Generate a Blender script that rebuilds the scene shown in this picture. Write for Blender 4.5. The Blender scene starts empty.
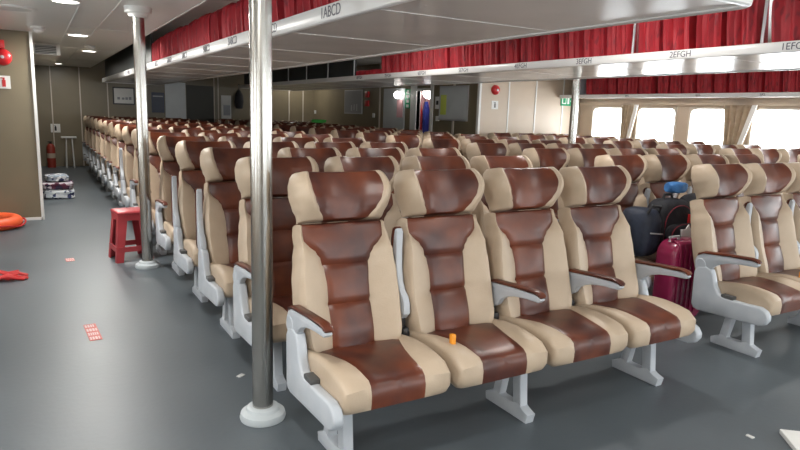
import bpy, bmesh, math, random
from mathutils import Matrix, Vector
rnd = random.Random(7)
C = bpy.context.scene.collection
PI = math.pi
sc = bpy.context.scene

# ------------------------------------------------------------------ materials
def lin(r, g, b):
    f = lambda c: (c/255/12.92 if c/255 <= .04045 else ((c/255+.055)/1.055)**2.4)
    return (f(r), f(g), f(b), 1)

def mat(name, col, rough=.5, metal=0., spec=.5, emit=None, estr=0., coat=0., alpha=1.):
    m = bpy.data.materials.new(name); m.use_nodes = True
    b = m.node_tree.nodes['Principled BSDF']
    b.inputs['Base Color'].default_value = col
    b.inputs['Roughness'].default_value = rough
    b.inputs['Metallic'].default_value = metal
    b.inputs['Specular IOR Level'].default_value = spec
    b.inputs['Coat Weight'].default_value = coat
    if emit:
        b.inputs['Emission Color'].default_value = emit
        b.inputs['Emission Strength'].default_value = estr
    return m

def noise_mat(name, c1, c2, scale=5, rough=.5, detail=4, bump=0., bscale=60, metal=0., spec=.5, coat=0.,
              per_object=False, lo=.35, hi=.65, stretch=(1, 1, 1), rough2=None):
    m = mat(name, c1, rough, metal, spec, coat=coat)
    nt = m.node_tree; N = nt.nodes; L = nt.links; b = N['Principled BSDF']
    tc = N.new('ShaderNodeTexCoord'); mp = N.new('ShaderNodeMapping'); mp.inputs['Scale'].default_value = stretch
    L.new(tc.outputs['Object'], mp.inputs['Vector'])
    if per_object:
        oi = N.new('ShaderNodeObjectInfo'); mu = N.new('ShaderNodeMath'); mu.operation = 'MULTIPLY'; mu.inputs[1].default_value = 37.
        L.new(oi.outputs['Random'], mu.inputs[0]); L.new(mu.outputs[0], mp.inputs['Location'])
    n = N.new('ShaderNodeTexNoise'); n.inputs['Scale'].default_value = scale; n.inputs['Detail'].default_value = detail
    L.new(mp.outputs[0], n.inputs['Vector'])
    r = N.new('ShaderNodeValToRGB'); r.color_ramp.elements[0].position = lo; r.color_ramp.elements[1].position = hi
    r.color_ramp.elements[0].color = c1; r.color_ramp.elements[1].color = c2
    L.new(n.outputs['Fac'], r.inputs[0]); L.new(r.outputs[0], b.inputs['Base Color'])
    if rough2 is not None:
        mr = N.new('ShaderNodeMapRange'); mr.inputs['To Min'].default_value = rough; mr.inputs['To Max'].default_value = rough2
        L.new(n.outputs['Fac'], mr.inputs['Value']); L.new(mr.outputs[0], b.inputs['Roughness'])
    if bump:
        n2 = N.new('ShaderNodeTexNoise'); n2.inputs['Scale'].default_value = bscale; L.new(mp.outputs[0], n2.inputs['Vector'])
        bp = N.new('ShaderNodeBump'); bp.inputs['Strength'].default_value = bump; bp.inputs['Distance'].default_value = .01
        L.new(n2.outputs['Fac'], bp.inputs['Height']); L.new(bp.outputs[0], b.inputs['Normal'])
    return m

M = {}
M['brown'] = noise_mat('brown_leather', (.060, .0150, .0095, 1), (.165, .040, .015, 1), 5.5, .36, 3, .03, 90, per_object=True, lo=.36, hi=.72)
M['cream'] = noise_mat('cream_vinyl', (.465, .362, .262, 1), (.50, .392, .288, 1), 9, .48, 3, .12, 140, per_object=True)
M['grey'] = noise_mat('grey_painted_metal', (.44, .47, .51, 1), (.50, .525, .56, 1), 8, .38, 3)
M['dark'] = mat('black_plastic', (.02, .02, .022, 1), .5)
M['button'] = mat('dark_grey_plastic', (.08, .08, .08, 1), .5)
M['beam'] = mat('grey_steel_beam', (.22, .23, .25, 1), .45, .3)
M['orange'] = mat('orange_plastic', (.80, .30, .02, 1), .45)
M['steel'] = mat('brushed_stainless_steel', (.41, .40, .375, 1), .24, 1.)
M['flange'] = mat('pale_grey_flange', (.46, .50, .52, 1), .4)
M['floor'] = noise_mat('grey_vinyl_floor', (.078, .094, .107, 1), (.097, .115, .128, 1), 1.3, .34, 6, .06, 30, rough2=.46, lo=.3, hi=.7)
M['olive'] = noise_mat('olive_wall_panel', (.185, .152, .095, 1), (.205, .168, .105, 1), 2., .38, 2)
M['tan'] = noise_mat('tan_wall_panel', (.51, .41, .315, 1), (.54, .435, .335, 1), 2., .4, 2)
M['ceiling'] = noise_mat('pale_grey_ceiling_panel', (.72, .72, .69, 1), (.76, .76, .73, 1), .7, .32, 2)
M['shelfpanel'] = noise_mat('satin_grey_shelf_panel', (.76, .74, .72, 1), (.80, .78, .76, 1), 2., .18, 3, rough2=.26)
M['white'] = mat('white_trim', (.78, .78, .76, 1), .35)
M['lip'] = mat('white_lip', (.75, .75, .74, 1), .3)
M['sunwhite'] = mat('white_frame', (.62, .55, .47, 1), .5)
M['red'] = noise_mat('red_jacket_cloth', (.33, .012, .022, 1), (.44, .019, .031, 1), 9, .62, 4, .3, 25, per_object=True)
M['ink'] = mat('dark_print', (.10, .008, .014, 1), .7)
M['text'] = mat('grey_lettering', (.10, .10, .13, 1), .5)
M['redplastic'] = noise_mat('red_stool_plastic', (.35, .035, .045, 1), (.40, .045, .055, 1), 6, .4, 3)
M['redgloss'] = mat('red_gloss', (.55, .02, .025, 1), .3)
M['lifeorange'] = noise_mat('lifebuoy_orange', (.80, .10, .03, 1), (.85, .13, .04, 1), 6, .5, 2)
M['redrope'] = mat('red_rope', (.50, .02, .02, 1), .6)
M['green'] = mat('green_sign', (.0, .30, .12, 1), .45)
M['paper'] = mat('white_paper', (.80, .80, .78, 1), .6)
M['cardgrey'] = mat('grey_poster', (.30, .31, .34, 1), .35)
M['navy'] = mat('dark_navy_board', (.02, .03, .07, 1), .4)
M['black'] = mat('black_frame', (.02, .02, .02, 1), .4)
M['silver'] = mat('silver_frame', (.55, .56, .58, 1), .35, .6)
M['yellow'] = mat('yellow_green_map_area', (.62, .70, .12, 1), .5)
M['pale'] = noise_mat('pale_grey_door', (.52, .55, .56, 1), (.56, .59, .60, 1), 3, .3, 2)
M['doorway'] = mat('dark_doorway', (.045, .042, .032, 1), .5)
M['magenta'] = noise_mat('burgundy_shell', (.20, .008, .045, 1), (.24, .011, .06, 1), 8, .25, 2, coat=.3)
M['bag'] = noise_mat('black_bag_cloth', (.010, .011, .016, 1), (.020, .021, .028, 1), 18, .7, 4, .3, 60)
M['navybag'] = noise_mat('navy_bag_cloth', (.009, .013, .026, 1), (.018, .026, .05, 1), 12, .65, 4, .3, 50)
M['bluecloth'] = noise_mat('blue_cloth', (.04, .16, .42, 1), (.06, .22, .52, 1), 12, .6, 3, .3, 30)
M['piping'] = mat('red_piping', (.22, .015, .03, 1), .5)
M['curtain'] = noise_mat('brown_curtain', (.36, .27, .18, 1), (.44, .34, .24, 1), 10, .8, 3, .2, 40)
M['sun_strip'] = mat('white_sun_strip', (.85, .84, .80, 1), .7)
M['pinkwall'] = mat('pink_painted_wall', (.62, .36, .38, 1), .5)
M['bluejacket'] = mat('blue_jacket_cloth', (.02, .04, .30, 1), .6)
M['lamp'] = mat('lit_lamp', (.9, .9, .85, 1), .5, emit=(1, .97, .88, 1), estr=9)
M['globe'] = mat('lit_globe', (.9, .9, .85, 1), .5, emit=(1, .96, .90, 1), estr=7)
M['off'] = mat('unlit_diffuser', (.55, .55, .53, 1), .4)
M['vent'] = mat('dark_vent', (.10, .10, .10, 1), .5)
M['sticker'] = mat('red_floor_sticker', (.56, .13, .12, 1), .6)
M['stickertext'] = mat('white_sticker_print', (.72, .55, .52, 1), .6)
M['scrap'] = mat('pale_scrap', (.55, .55, .54, 1), .7)
M['darkboard'] = noise_mat('dark_shelf_board', (.022, .026, .028, 1), (.035, .04, .042, 1), 3, .4, 2)
M['neon'] = mat('bright_green_bag', (.05, .45, .06, 1), .5)
M['lime'] = mat('pale_lime_cloth', (.50, .62, .25, 1), .6)
M['extred'] = mat('dull_red_cylinder', (.30, .035, .02, 1), .4)

def quilt_mat(name, cols, scale):
    m = mat(name, cols[0], .85); nt = m.node_tree; N = nt.nodes; L = nt.links
    tc = N.new('ShaderNodeTexCoord'); v = N.new('ShaderNodeTexVoronoi'); v.inputs['Scale'].default_value = scale
    L.new(tc.outputs['Object'], v.inputs['Vector'])
    r = N.new('ShaderNodeValToRGB'); r.color_ramp.interpolation = 'CONSTANT'
    s = N.new('ShaderNodeSeparateColor'); L.new(v.outputs['Color'], s.inputs[0]); L.new(s.outputs[0], r.inputs[0])
    el = r.color_ramp.elements
    while len(el) < len(cols): el.new(.5)
    for i, c in enumerate(cols): el[i].position = i/len(cols); el[i].color = c
    L.new(r.outputs[0], N['Principled BSDF'].inputs['Base Color'])
    return m
M['quilt1'] = quilt_mat('white_and_navy_quilt', [(.6, .62, .64, 1), (.03, .04, .10, 1), (.55, .58, .6, 1), (.25, .3, .36, 1)], 16)
M['quilt2'] = quilt_mat('maroon_quilt', [(.10, .02, .045, 1), (.03, .02, .05, 1), (.5, .45, .5, 1)], 12)
M['quilt3'] = quilt_mat('pale_patterned_quilt', [(.6, .63, .66, 1), (.5, .55, .6, 1), (.04, .05, .12, 1)], 20)

def glass_mat():
    m = bpy.data.materials.new('window_glass'); m.use_nodes = True
    nt = m.node_tree; N = nt.nodes; L = nt.links
    N.remove(N['Principled BSDF'])
    t = N.new('ShaderNodeBsdfTransparent'); t.inputs[0].default_value = (.97, .98, .98, 1)
    g = N.new('ShaderNodeBsdfGlossy'); g.inputs['Roughness'].default_value = .02
    x = N.new('ShaderNodeMixShader'); x.inputs[0].default_value = .05
    L.new(t.outputs[0], x.inputs[1]); L.new(g.outputs[0], x.inputs[2]); L.new(x.outputs[0], N['Material Output'].inputs[0])
    return m
M['glass'] = glass_mat()

# jackets: red cloth with dark printed blotches
def jacket_mat():
    m = M['red']; nt = m.node_tree; N = nt.nodes; L = nt.links; b = N['Principled BSDF']
    ramp = [n for n in N if n.type == 'VALTORGB'][0]; mp = [n for n in N if n.type == 'MAPPING'][0]
    mp2 = N.new('ShaderNodeMapping'); mp2.inputs['Scale'].default_value = (1, 1, .7)
    L.new(mp.outputs[0], mp2.inputs[0])
    n = N.new('ShaderNodeTexNoise'); n.inputs['Scale'].default_value = 22; n.inputs['Detail'].default_value = 1
    L.new(mp2.outputs[0], n.inputs['Vector'])
    r = N.new('ShaderNodeValToRGB'); r.color_ramp.elements[0].position = .58; r.color_ramp.elements[1].position = .66
    L.new(n.outputs['Fac'], r.inputs[0])
    mu = N.new('ShaderNodeMath'); mu.operation = 'MULTIPLY'; mu.inputs[1].default_value = .55; L.new(r.outputs[0], mu.inputs[0])
    mx = N.new('ShaderNodeMix'); mx.data_type = 'RGBA'; L.new(mu.outputs[0], mx.inputs['Factor'])
    L.new(ramp.outputs[0], mx.inputs['A']); mx.inputs['B'].default_value = (.13, .010, .02, 1)
    L.new(mx.outputs['Result'], b.inputs['Base Color'])
jacket_mat()

# ------------------------------------------------------------------ mesh helpers
class MB:
    def __init__(s): s.v = []; s.f = []; s.m = []
    def add(s, vs, fs, mi=0):
        o = len(s.v); s.v += [tuple(p) for p in vs]
        s.f += [tuple(i+o for i in f) for f in fs]; s.m += [mi]*len(fs)
    def bm(s, b, mi=0, mtx=None):
        b.verts.index_update()
        s.add([(mtx @ v.co if mtx else v.co) for v in b.verts], [[v.index for v in f.verts] for f in b.faces], mi); b.free()
    def box(s, x0, x1, y0, y1, z0, z1, bev=0., seg=2, mi=0, mtx=None):
        b = bmesh.new(); bmesh.ops.create_cube(b, size=1)
        for v in b.verts:
            v.co = ((x0+x1)/2+v.co.x*(x1-x0), (y0+y1)/2+v.co.y*(y1-y0), (z0+z1)/2+v.co.z*(z1-z0))
        if bev: bmesh.ops.bevel(b, geom=b.edges[:], offset=bev, segments=seg, affect='EDGES', profile=.5)
        s.bm(b, mi, mtx)
    def prism(s, pts, x0, x1, bev=0., seg=2, mi=0, axis='x'):
        """polygon in the other two axes, extruded along axis"""
        mk = {'x': lambda a, p, q: (a, p, q), 'y': lambda a, p, q: (p, a, q), 'z': lambda a, p, q: (p, q, a)}[axis]
        b = bmesh.new(); A = [b.verts.new(mk(x0, *p)) for p in pts]; B = [b.verts.new(mk(x1, *p)) for p in pts]
        n = len(pts); f1 = b.faces.new(A); f2 = b.faces.new(B[::-1])
        for i in range(n): b.faces.new((A[(i+1) % n], A[i], B[i], B[(i+1) % n]))
        bmesh.ops.recalc_face_normals(b, faces=b.faces[:])
        if bev:
            es = list(f1.edges)+list(f2.edges)
            bmesh.ops.bevel(b, geom=es, offset=bev, segments=seg, affect='EDGES', profile=.5)
        s.bm(b, mi)
    def lathe(s, prof, c=(0, 0, 0), n=24, mi=0, axis='z', cap=True):
        vs = []; fs = []; k = len(prof)
        for i in range(n):
            a = 2*PI*i/n
            for r, h in prof:
                p = (r*math.cos(a), r*math.sin(a), h)
                if axis == 'x': p = (h, r*math.cos(a), r*math.sin(a))
                if axis == 'y': p = (r*math.cos(a), -h, r*math.sin(a))
                vs.append((c[0]+p[0], c[1]+p[1], c[2]+p[2]))
        for i in range(n):
            j = (i+1) % n
            for q in range(k-1): fs.append((i*k+q, j*k+q, j*k+q+1, i*k+q+1))
        if cap and prof[0][0] > 1e-6: fs.append(tuple(i*k for i in range(n))[::-1])
        if cap and prof[-1][0] > 1e-6: fs.append(tuple(i*k+k-1 for i in range(n)))
        s.add(vs, fs, mi)
    def tube(s, path, r, n=8, mi=0, closed=False):
        P = [Vector(p) for p in path]; vs = []; fs = []; N = len(P)
        up = Vector((0, 0, 1))
        for i, p in enumerate(P):
            a = P[(i-1) % N] if (closed or i > 0) else p; b = P[(i+1) % N] if (closed or i < N-1) else p
            t = (b-a).normalized(); u = t.cross(up)
            if u.length < 1e-3: u = t.cross(Vector((1, 0, 0)))
            u.normalize(); w = t.cross(u)
            for k in range(n):
                an = 2*PI*k/n; q = p+(u*math.cos(an)+w*math.sin(an))*r; vs.append(tuple(q))
        for i in range(N if closed else N-1):
            j = (i+1) % N
            for k in range(n):
                l = (k+1) % n; fs.append((i*n+k, i*n+l, j*n+l, j*n+k))
        if not closed:
            fs.append(tuple(range(n))); fs.append(tuple((N-1)*n+k for k in range(n))[::-1])
        s.add(vs, fs, mi)
    def build(s, name, mats, parent=None, smooth=True, angle=35, loc=None):
        me = bpy.data.meshes.new(name); me.from_pydata(s.v, [], s.f)
        for m in (mats if isinstance(mats, (list, tuple)) else [mats]): me.materials.append(m)
        me.polygons.foreach_set('material_index', s.m)
        b = bmesh.new(); b.from_mesh(me); bmesh.ops.remove_doubles(b, verts=b.verts, dist=1e-6)
        bmesh.ops.recalc_face_normals(b, faces=b.faces[:])
        for f in b.faces: f.smooth = smooth
        if smooth:
            for e in b.edges:
                if len(e.link_faces) == 2 and e.calc_face_angle(0) > math.radians(angle): e.smooth = False
        b.to_mesh(me); b.free(); me.update()
        o = bpy.data.objects.new(name, me); C.objects.link(o)
        if parent: o.parent = parent
        if loc: o.location = loc
        return o

def tag(o, label, cat, group=None, kind=None):
    o['label'] = label; o['category'] = cat
    if group: o['group'] = group
    if kind: o['kind'] = kind
    return o
def empty(name, loc, label, cat, group=None, rz=0.):
    o = bpy.data.objects.new(name, None); C.objects.link(o); o.location = loc; o.rotation_euler = (0, 0, rz)
    o.empty_display_size = .1
    return tag(o, label, cat, group)
def struct(name, mb, m, label=None, smooth=False):
    o = mb.build(name, m, None, smooth); o['kind'] = 'structure'
    if label: o['label'] = label
    return o
def sbox(name, m, *a, label=None, bev=0.):
    mb = MB(); mb.box(*a, bev=bev); return struct(name, mb, m, label)
def pbox(name, m, parent, *a, bev=0., mtx=None):
    mb = MB(); mb.box(*a, bev=bev, mtx=mtx); return mb.build(name, m, parent, bool(bev))
def text(name, body, size, loc, rot, m, parent, ext=.0008, align='CENTER'):
    cu = bpy.data.curves.new(name, 'FONT'); cu.body = body; cu.size = size; cu.extrude = ext
    cu.align_x = align; cu.align_y = 'CENTER'; cu.materials.append(m)
    f = bpy.data.objects.new(name, cu); C.objects.link(f)
    me = bpy.data.meshes.new_from_object(f.evaluated_get(bpy.context.evaluated_depsgraph_get()))
    bpy.data.objects.remove(f); me.materials.clear(); me.materials.append(m)
    t = bpy.data.objects.new(name, me); C.objects.link(t); t.parent = parent; t.location = loc; t.rotation_euler = rot
    return t
def interp(tab, t):
    if t <= tab[0][0]: return tab[0][1]
    for (a, va), (b, vb) in zip(tab, tab[1:]):
        if t <= b:
            k = (t-a)/(b-a); k = k*k*(3-2*k); return va+(vb-va)*k
    return tab[-1][1]
def local(mb_obj):  # origin stays where the thing's Empty is
    return mb_obj

# ------------------------------------------------------------------ camera
F, YAW, PITCH, ROLL, H = 624.0818, .531494, .17629, .033095, 1.5
fwd = Vector((math.sin(YAW)*math.cos(PITCH), math.cos(YAW)*math.cos(PITCH), -math.sin(PITCH)))
rt = Vector((math.cos(YAW), -math.sin(YAW), 0)); upv = rt.cross(fwd)
r_ = rt*math.cos(ROLL)+upv*math.sin(ROLL); u_ = -rt*math.sin(ROLL)+upv*math.cos(ROLL)
cam = bpy.data.cameras.new('camera'); co = bpy.data.objects.new('camera', cam); C.objects.link(co)
cam.sensor_width = 36; cam.lens = F/800*36; cam.clip_start = .05; cam.clip_end = 200
mw = Matrix.Identity(4)
for i in range(3): mw[i][0] = r_[i]; mw[i][1] = u_[i]; mw[i][2] = -fwd[i]; mw[i][3] = (0, 0, H)[i]
co.matrix_world = mw; sc.camera = co
def project(x, y, z):
    d = Vector((x, y, z-H)); w = d.dot(fwd)
    return (400+F*d.dot(r_)/w, 225-F*d.dot(u_)/w, w)

# ------------------------------------------------------------------ room shell
XL, XR, YB, YM, YF, ZC = -2.4, 9.5, -4.5, 9.2, 17.0, 2.62
ZL, XE = 2.345, 1.27          # the lower ceiling over the left aisle ends at XE
XA, XC = .04, 7.0            # the narrower far hall lies between these
sbox('floor', M['floor'], XL-.1, XR+.1, YB-.1, YF+.1, -.1, 0)
sbox('ceiling', M['ceiling'], XL-.1, XR+.1, YB-.1, YF+.1, ZC, ZC+.1)
mb = MB(); mb.box(XL, XE, YB, YF, ZL, ZL+.03); mb.box(XE-.03, XE, YB, YF, ZL+.03, ZC)
struct('ceiling_aisle', mb, M['ceiling'], 'lower panelled ceiling over the left aisle')
ADDED_FW = [(1.0+1.05*i, 1.85+1.05*i) for i in range(8)]  # unseen windows behind the viewer, added to brighten the cabin
mb = MB(); mb.box(XL-.1, XR+.1, YB-.1, YB, 0, .92); mb.box(XL-.1, XR+.1, YB-.1, YB, 1.765, ZC)
pv = XL-.1
for a, b in ADDED_FW: mb.box(pv, a, YB-.1, YB, .92, 1.765); pv = b
mb.box(pv, XR+.1, YB-.1, YB, .92, 1.765)
struct('wall_rear', mb, M['tan'])
for i, (a, b) in enumerate(ADDED_FW):
    mb = MB(); mb.box(a, b, YB-.06, YB+.01, .92, .95); mb.box(a, b, YB-.06, YB+.01, 1.735, 1.765); mb.box(a, a+.03, YB-.06, YB+.01, .95, 1.735); mb.box(b-.03, b, YB-.06, YB+.01, .95, 1.735)
    o = struct(f'window_{40+i}', mb, M['sunwhite']); pbox('pane', M['glass'], o, a+.03, b-.03, YB-.03, YB-.024, .95, 1.735)
sbox('wall_far', M['olive'], XA-.1, XC+.1, YF, YF+.1, 0, ZC)
sbox('wall_left', M['olive'], XL, XA, YM, YM+.08, 0, ZC, label='olive brown panel wall beside the left aisle')
sbox('wall_aisle_left', M['olive'], XA-.08, XA, YM+.08, YF, 0, ZC)
sbox('wall_right', M['tan'], XC, XR+.1, YM, YM+.1, 0, ZC, label='tan panel wall with white joints by the windows')
sbox('trim_1', M['white'], XA-.015, XA+.02, YM-.012, YM+.10, 0, ZC)
sbox('trim_2', M['white'], XC-.03, XC+.012, YM-.012, YM+.05, 0, ZC)
for i, x in enumerate((7.655, 8.317, 9.017)): sbox(f'trim_{i+3}', M['white'], x-.014, x+.014, YM-.008, YM, 0, ZC)
for i, x in enumerate((.416, 1.02, 1.62, 4.18, 4.285, 5.4, 6.252, 6.668)): sbox(f'trim_{i+6}', M['sunwhite'], x-.012, x+.012, YF-.01, YF, 0, ZC)
sbox('baseboard_left', M['white'], XL, XA, YM-.012, YM, 0, .035)
sbox('trim_14', M['white'], -.02+XA, XA+.01, YM+.6, YM+.66, 0, ZC)
# side wall of the far hall with its doorway
D0, D1, DZ = 10.84, 11.38, 1.98
mb = MB(); mb.box(XC, XC+.08, YM+.1, D0, 0, ZC); mb.box(XC, XC+.08, D1, YF, 0, ZC); mb.box(XC, XC+.08, D0, D1, DZ, ZC)
struct('wall_hall_right', mb, M['olive'], 'dark olive side wall of the far hall')
mb = MB(); mb.box(XC+.08, XC+.9, D0-.5, D0-.45, 0, ZC); mb.box(XC+.08, XC+.9, D1+.45, D1+.5, 0, ZC); mb.box(XC+.9, XC+.95, D0-.5, D1+.5, 0, ZC)
struct('wall_closet', mb, M['pinkwall'], 'pinkish walls seen through the lit doorway')
mb = MB(); mb.box(XC-.02, XC+.1, D1, D1+.23, 0, ZC); mb.box(XC-.02, XC+.1, D0-.10, D0, 0, ZC); mb.box(XC-.02, XC+.1, D0, D1, DZ, DZ+.05)
struct('trim_15', mb, M['white'])
for i, y in enumerate((13.01, 10.02)): sbox(f'trim_{16+i}', M['sunwhite'], XC-.012, XC, y-.03, y+.03, 0, ZC)
sbox('door_1', M['pale'], XC-.02, XC, 11.86, 12.80, 0, 2.05, label='pale grey door in the dark side wall')
sbox('door_2', M['pale'], 2.945, 3.45, YF-.03, YF, 0, 2.1, label='pale door panel on the far wall')
sbox('doorway_panel', M['doorway'], 3.47, 4.16, YF-.02, YF, 0, 2.05, label='dark panel painting the shaded doorway opening in the far wall')  # flat dark panel puts the shade of an open doorway into colour

# windows: right wall x = XR, and unseen ones added along the left wall for brightness
WZ0, WZ1 = .92, 1.765
wins = [(8.02, 8.86), (6.97, 7.80), (5.92, 6.74), (4.88, 5.68)] + [(4.88-1.06*k, 5.68-1.06*k) for k in range(1, 9)]
def window_wall(name, x0, x1, y0, y1, wl):
    mb = MB(); mb.box(x0, x1, y0, y1, 0, WZ0); mb.box(x0, x1, y0, y1, WZ1, ZC)
    ys = sorted(wl); prev = y0
    for a, b in ys:
        mb.box(x0, x1, prev, a, WZ0, WZ1); prev = b
    mb.box(x0, x1, prev, y1, WZ0, WZ1)
    return struct(name, mb, M['tan'])
window_wall('wall_window_side', XR, XR+.12, YB, YM, wins)
added_lwins = [(a-1.06, b-1.06) for a, b in wins if b > -3.2][1::2]
window_wall('wall_port_side', XL-.12, XL, YB, YM, added_lwins)
def window(n, a, b, x0, x1, sgn):
    mb = MB(); r = .06; z0, z1 = WZ0, WZ1
    def rr(ya, yb, za, zb, rad, k=5):
        P = []
        for cy, cz, s in ((yb-rad, zb-rad, 0), (ya+rad, zb-rad, 1), (ya+rad, za+rad, 2), (yb-rad, za+rad, 3)):
            for i in range(k+1):
                an = PI/2*(s+i/k); P.append((cy+rad*math.cos(an), cz+rad*math.sin(an)))
        return P
    O = rr(a, b, z0, z1, .002); I = rr(a+.035, b-.035, z0+.035, z1-.03, .09); k = len(O)
    vs = [(x0, *p) for p in O]+[(x0, *p) for p in I]+[(x1, *p) for p in I]+[(x1, *p) for p in O]
    fs = []
    for i in range(k):
        j = (i+1) % k
        for q in range(3): fs.append((q*k+i, q*k+j, (q+1)*k+j, (q+1)*k+i))
        fs.append((3*k+i, 3*k+j, j, i))
    mb.add(vs, fs)
    o = mb.build(f'window_{n}', M['sunwhite'], None, False); o['kind'] = 'structure'
    g = MB(); g.box(min(x0, x1)+.03, min(x0, x1)+.036, a+.03, b-.03, z0+.03, z1-.02)
    g.build('pane', M['glass'], o, False)
    return o
for i, (a, b) in enumerate(wins): window(i+1, a, b, XR-.015, XR+.06, 1)
for i, (a, b) in enumerate(added_lwins): window(i+20, a, b, XL+.015, XL-.06, -1)
sbox('trim_18', M['tan'], XR-.05, XR, YB, YM, 1.795, 1.835)
# ceiling joints
for i, (x, y0, y1) in enumerate(((.42, YB, 10.7), (.70, YB, YF), (1.262, YB, YF), (-.55, YB, YM), (-1.3, YB, YM))):
    sbox(f'trim_{30+i}', M['white'], x-.008, x+.008, y0, y1, ZL-.006, ZL)
for i, y in enumerate((5.2, 8.2, 11.2, 14.2)):
    sbox(f'trim_{40+i}', M['ceiling'], .43, 1.26, y-.006, y+.006, ZL-.004, ZL)

# ------------------------------------------------------------------ seats
TILT = math.radians(14.5); BL = .835
B0 = (.335, .415)
def bpt(x, t, d):   # point on the backrest: t along it, d forward of its plane
    return (x, B0[0]+math.sin(TILT)*BL*t-math.cos(TILT)*d, B0[1]+math.cos(TILT)*BL*t+math.sin(TILT)*d)
WT = [(0, .236), (.10, .250), (.25, .256), (.39, .253), (.52, .240), (.61, .226), (.71, .216), (.75, .220), (.80, .236), (.86, .247), (.92, .247), (.965, .237), (.988, .222), (1., .205)]
BT = [(0, .108), (.36, .108), (.45, .114), (.51, .128), (.55, .148), (.585, .178), (.612, .203), (.66, .206), (.712, .204)]
HT = [(.716, .108), (.74, .122), (.78, .146), (.83, .167), (.89, .180), (.95, .180), (1., .170)]
NB, NC = 14, 9
def back_section(t, head):
    w = interp(WT, t); b = interp(HT if head else BT, t)
    t0, t1 = (.716, 1.) if head else (0., .712)
    # rounding at both ends of the pad
    er = .014 if head else .014
    k = 1.
    for q in ((t-t0), (t1-t)):
        if q < er: k = min(k, math.sqrt(max(0, 1-(1-q/er)**2)))
    pts = []
    def dep(x, e):
        ax = abs(x)
        if head:
            puff = .014*math.sin(PI*(t-t0)/(t1-t0))
            hw = math.sin(PI*min(1, max(0, (t-t0+.012)/(t1-t0+.042))))**.85
            d = .022+puff+.076*hw*(min(ax, b)/b)**2.6
            if e > 0: d += .010*math.sin(min(1, e*2.5)*PI)-(.07+.05*hw)*max(0, (e-.18)/.82)**1.8
            for sx in (.085,):
                d -= .006*math.exp(-((ax-sx)/.006)**2) if e <= 0 else 0
        else:
            d = .012*math.cos(min(1, ax/b)*PI/2)
            for sm in (.475, .255):
                d -= .009*math.exp(-((t-sm)/.008)**2)*(1 if e <= 0 else max(0, 1-e*6))
            d += .005*abs(math.sin(PI*(t-.035)/.22)) if (e <= 0 and t < .69) else 0
            if e > 0:
                hb = .046*min(1, max(0, (.66-t)/.12))+.006
                d += hb*math.sin(min(1, e*1.5)*PI/2)-.105*max(0, (e-.6)/.4)**2.4
            d += .01*math.exp(-((t-.08)/.1)**2)
        g = min(1, abs(ax-b)/.012); d -= .007*(1-g)**2
        dm = -.05
        return dm+(d-dm)*k
    for i in range(NC): # left cream from edge to brown
        e = 1-i/NC; x = -(b+(w-b)*math.sin(e*PI/2)); pts.append((x, dep(x, e)))
    for i in range(NB+1):
        x = -b+2*b*i/NB; pts.append((x, dep(x, 0)))
    for i in range(1, NC+1):
        e = i/NC; x = b+(w-b)*math.sin(e*PI/2); pts.append((x, dep(x, e)))
    nf = len(pts)
    dm = -.05; back = -.105 if not head else -.055
    kk = lambda d: dm+(d-dm)*k if not head else d*(.4+.6*k)
    for x, d in ((w*.985, back*.8), (w*.93, back), (w*.5, back-.012), (-w*.5, back-.012), (-w*.93, back), (-w*.985, back*.8)):
        pts.append((x, kk(d)))
    return pts, nf
def pad_mesh(ts, head):
    rows = [back_section(t, head) for t in ts]; nf = rows[0][1]; n = len(rows[0][0])
    cream, brown = MB(), MB()
    V = [bpt(x, t, d) for t, (p, _) in zip(ts, rows) for x, d in p]
    fc, fb = [], []
    for i in range(len(ts)-1):
        for j in range(n):
            l = (j+1) % n; f = (i*n+j, i*n+l, (i+1)*n+l, (i+1)*n+j)
            (fb if NC <= j < NC+NB else fc).append(f)
    fc.append(tuple(range(n))[::-1]); fc.append(tuple((len(ts)-1)*n+j for j in range(n)))
    def sub(fs, mb):
        used = sorted({i for f in fs for i in f}); mp = {a: i for i, a in enumerate(used)}
        mb.add([V[a] for a in used], [tuple(mp[a] for a in f) for f in fs])
    sub(fc, cream); sub(fb, brown)
    return cream, brown
def spaced(t0, t1, n, er):
    ts = [t0+er*(1-math.cos(PI/2*i/5)) for i in range(5)]
    ts += [t0+er+(t1-t0-2*er)*i/n for i in range(n+1)]
    ts += [t1-er*(1-math.cos(PI/2*(4-i)/5)) for i in range(5)]
    return ts
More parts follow.
